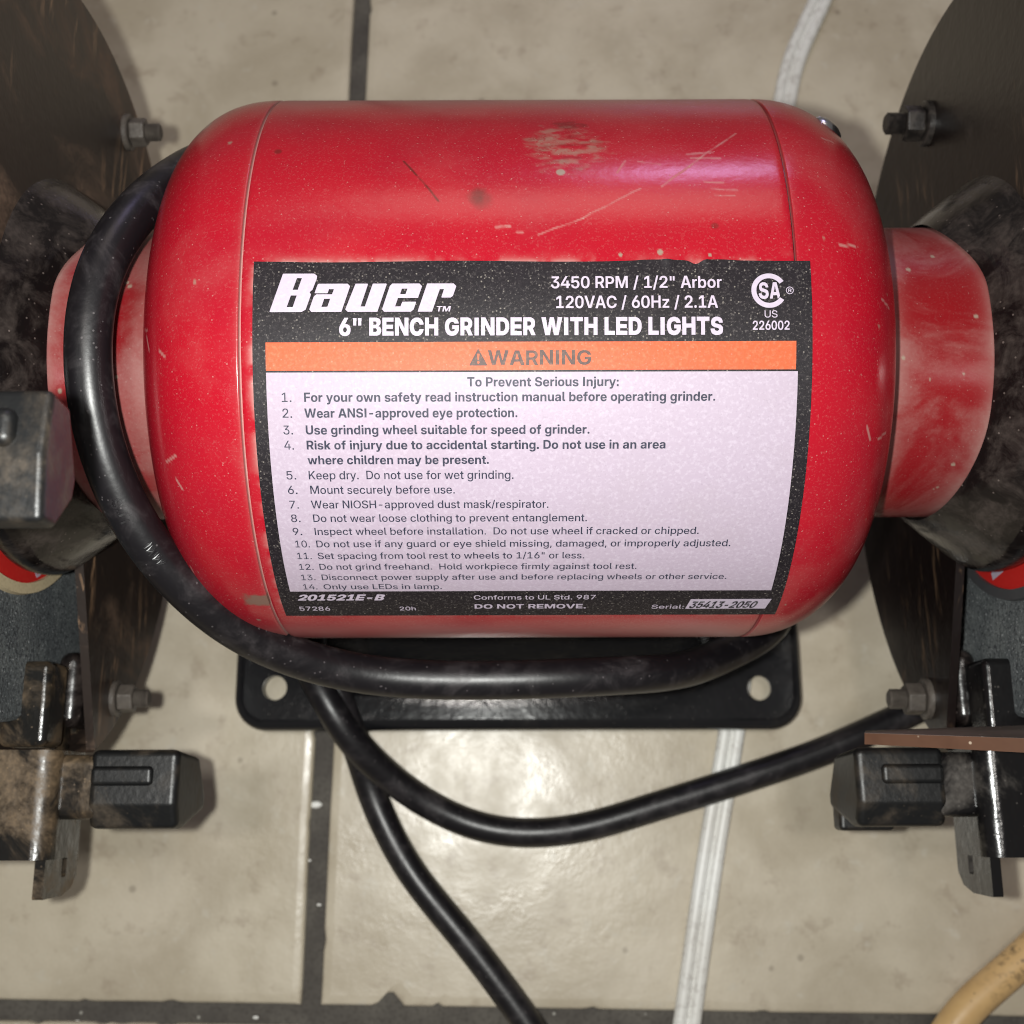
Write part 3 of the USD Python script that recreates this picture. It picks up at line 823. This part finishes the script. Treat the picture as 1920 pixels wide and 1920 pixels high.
put('print_line', line('3450 RPM / 1/2" Arbor', 640, .119, .631, .037), .087, 'ink_white')
put('print_line', line('120VAC / 60Hz / 2.1A', 640, .134, .618, .037), .148, 'ink_white')
put('print_line', line('6" BENCH GRINDER WITH LED LIGHTS', 900, -.515, .632, .053), .229, 'ink_white')
put('print_line', line('WARNING', 730, -.071, .238, .043), .3165, 'ink_warn')
tri = Polygon([(-.124, 0), (-.075, 0), (-.0995, .045)]).buffer(.002)
tri = tri.difference(union_all([Point(-.0995, .0075).buffer(.0038), Polygon([(-.1035, .033), (-.0955, .033), (-.098, .0145), (-.101, .0145)])]))
put('warning_triangle', tri, .3165, 'ink_warn')
rows_t = [('To Prevent Serious Injury:', 730, -.133, .321, .380), ('For your own safety read instruction manual before operating grinder.', 730, -.623, .611, .4245), ('Wear ANSI-approved eye protection.', 730, -.624, .017, .472),
          ('Use grinding wheel suitable for speed of grinder.', 730, -.622, .235, .523), ('Risk of injury due to accidental starting. Do not use in an area', 740, -.622, .466, .570), ('where children may be present.', 740, -.622, -.070, .617),
          ('Keep dry.  Do not use for wet grinding.', 500, -.622, .005, .666), ('Mount securely before use.', 500, -.621, -.176, .715), ('Wear NIOSH-approved dust mask/respirator.', 500, -.623, .113, .766),
          ('Do not wear loose clothing to prevent entanglement.', 500, -.621, .234, .8155), ('Inspect wheel before installation.  Do not use wheel if cracked or chipped.', 500, -.621, .588, .8655),
          ('Do not use if any guard or eye shield missing, damaged, or improperly adjusted.', 500, -.621, .693, .9155), ('Set spacing from tool rest to wheels to 1/16" or less.', 500, -.622, .231, .966),
          ('Do not grind freehand.  Hold workpiece firmly against tool rest.', 500, -.622, .402, 1.0155), ('Disconnect power supply after use and before replacing wheels or other service.', 500, -.621, .699, 1.0665), ('Only use LEDs in lamp.', 500, -.621, -.232, 1.116)]
nums = {1: '1.', 2: '2.', 3: '3.', 4: '4.', 6: '5.', 7: '6.', 8: '7.', 9: '8.', 10: '9.', 11: '10.', 12: '11.', 13: '12.', 14: '13.', 15: '14.'}
for i, (t_, w_, a_, b_, y_) in enumerate(rows_t):
    pl = line(t_, w_, a_, b_, .0275)
    if i in nums:
        wd = .029 if len(nums[i]) == 2 else .046
        x0_ = -.690 if len(nums[i]) == 2 else -.688
        pl = union_all([pl, line(nums[i], 470, x0_, x0_ + wd, .0275)])
    put('print_line', pl, y_, 'ink_grey')
sk = lambda p, a: affinity.affine_transform(p, [1, a, 0, 1, 0, 0])
put('print_line', sk(line('201521E-B', 900, -.718, -.432, .036), .35), 1.183, 'ink_white')
put('print_line', union_all([line('57286', 520, -.720, -.617, .028), line('20h', 520, -.381, -.327, .026)]), 1.252, 'ink_white')
put('print_line', line('Conforms to UL Std. 987', 480, -.128, .278, .0265), 1.180, 'ink_white')
put('print_line', line('DO NOT REMOVE.', 740, -.127, .249, .030), 1.241, 'ink_white')
put('print_line', line('Serial:', 480, .471, .580, .027), 1.245, 'ink_white')
put('print_line', sk(line('35413-2050', 820, .595, .818, .046), .25), 1.242, 'ink_black')
put('print_line', line('US', 420, .757, .795, .021), .178, 'ink_white')
put('print_line', line('226002', 640, .721, .831, .027), .215, 'ink_white')
put('print_line', sk(line('TM', 700, -.226, -.184, .016), .2), .157, 'ink_white')
# certification mark: open ring round two letters
c0 = Point(.772, 0); rg = c0.buffer(.053, 48).difference(c0.buffer(.038, 48)).difference(Polygon([(.772, 0), (.86, .058), (.86, -.058)]))
inner = union_all([affinity.translate(line('S', 800, .741, .7705, .050), 0, -.025), affinity.translate(line('A', 800, .7735, .806, .050), 0, -.025)])
inner = inner.intersection(c0.buffer(.036, 48))
reg = Point(.834, 0).buffer(.0115, 24).difference(Point(.834, 0).buffer(.0095, 24)).union(affinity.translate(line('R', 600, .8295, .8392, .011), 0, -.0055))
put('certification_mark', union_all([rg, inner, reg]), .096, 'ink_white')
# the maker's word mark, drawn stroke by stroke
px = lambda pts: Polygon(pts)
rd = lambda p, r=7: p.buffer(-r).buffer(r)
B_ = rd(px([(163, 408), (248, 153), (455, 153), (476, 168), (474, 186), (447, 262), (428, 277), (438, 293), (404, 392), (376, 408)]), 5).difference(union_all([px([(342, 183), (375, 183), (349, 262), (315, 262)]), px([(304, 299), (343, 299), (318, 375), (278, 375)])]))
a_ = rd(px([(487, 222), (680, 222), (697, 238), (641, 408), (443, 408), (428, 392), (456, 308), (474, 292), (578, 292), (590, 258), (557, 258), (548, 285), (461, 285), (480, 228)]), 3).difference(px([(526, 322), (566, 322), (548, 375), (508, 375)]))
u_ = rd(px([(733, 222), (817, 222), (768, 373), (797, 373), (848, 222), (942, 222), (880, 408), (684, 408), (667, 392)]), 5)
e_ = rd(px([(978, 222), (1158, 222), (1176, 240), (1149, 318), (1016, 318), (998, 373), (1034, 373), (1045, 343), (1138, 343), (1121, 393), (1102, 408), (926, 408), (911, 392), (962, 237)]), 4).difference(px([(1042, 256), (1079, 256), (1067, 292), (1030, 292)]))
r_ = rd(px([(1210, 222), (1386, 222), (1404, 240), (1382, 304), (1366, 316), (1304, 316), (1322, 260), (1294, 260), (1243, 408), (1147, 408)]), 4)


def from_sheet(p):
    # traced on a flat copy of the label; 3.5556 units of the copy per unit of picture width
    return affinity.affine_transform(p, [1 / 3.5556 / 624.5, 0, 0, -1 / 3.5556 / 606, (460 - 957.8) / 624.5, (585 - 470) / 606])


obj('word_mark', onto(union_all([from_sheet(p) for p in (B_, a_, u_, e_, r_)]), .158, RT), M['ink_white'], LB)

# raised lettering moulded into the cord's jacket
lp = np.array(loop); lt_ = np.r_[0, np.cumsum(np.linalg.norm(np.diff(lp, axis=0), axis=1))]; lcs = CubicSpline(lt_, lp)


def on_cord(poly, s0, tilt_):
    vs, fs, n = [], [], 0
    for g in getattr(poly, 'geoms', [poly]):
        m = trimesh.creation.extrude_polygon(g, .0035, engine='earcut'); vs.append(m.vertices); fs.append(m.faces + n); n += len(m.vertices)
    v, f = np.vstack(vs), np.vstack(fs)
    ss = s0 + v[:, 0]; c = lcs(ss); d = lcs(ss, 1); d /= np.linalg.norm(d, axis=1, keepdims=True)
    e1 = CAM - c; e1 -= d * (e1 * d).sum(1)[:, None]; e1 /= np.linalg.norm(e1, axis=1, keepdims=True)
    e2 = np.cross(e1, d); ph = v[:, 1] / .075 + tilt_
    r = .0738 + v[:, 2]
    return c + r[:, None] * (np.cos(ph)[:, None] * e1 + np.sin(ph)[:, None] * e2), f


s_at = lt_[10]
obj('cord_lettering', join(on_cord(line('SJT', 560, 0, .095, .036), s_at - .06, -.45), on_cord(line('MW', 560, 0, .085, .034), s_at + .12, -.2)), M['cord'], pc, smooth=False)

# ------------------------------------------------------------------ other cords on the floor
a = np.linspace(0, 2 * np.pi, 24, endpoint=False)
prof = []
for k in a:
    c, s_ = math.cos(k), math.sin(k)
    pass
for sd in (1, -1):
    for k in np.linspace(-2.62, 2.62, 19)[::1]:
        prof.append((sd * (.035 + .035 * math.cos(k)), sd * .035 * math.sin(k)))
W = [(2.0, 3.5, .037), (1.905, 3.175, .037), (1.811, 2.970, .037), (1.717, 2.750, .037), (1.634, 2.426, .037), (1.50, 1.6, .037), (1.33, .2, .037), (1.153, -1.247, .037), (1.058, -1.682, .037), (.972, -2.102, .037), (.863, -2.684, .037), (.78, -3.1, .037)]
o = stage.GetPrimAtPath(obj('lamp_cord', tube(W, .037, flat=np.array(prof)), M['white_cord'], smooth=60)); tag(o, 'scuffed white flat twin cord running under the grinder across the tiles', 'cord')
T = [(3.3, -1.75, .085), (2.85, -2.12, .085), (2.628, -2.312, .085), (2.511, -2.408, .085), (2.354, -2.520, .085), (2.211, -2.631, .085), (2.122, -2.741, .085), (1.95, -3.0, .085)]
o = stage.GetPrimAtPath(obj('tan_cord', tube(T, .085, 28), M['tan_cord'], smooth=True)); tag(o, 'dirty tan round cord crossing the bottom right corner of the floor', 'cord')
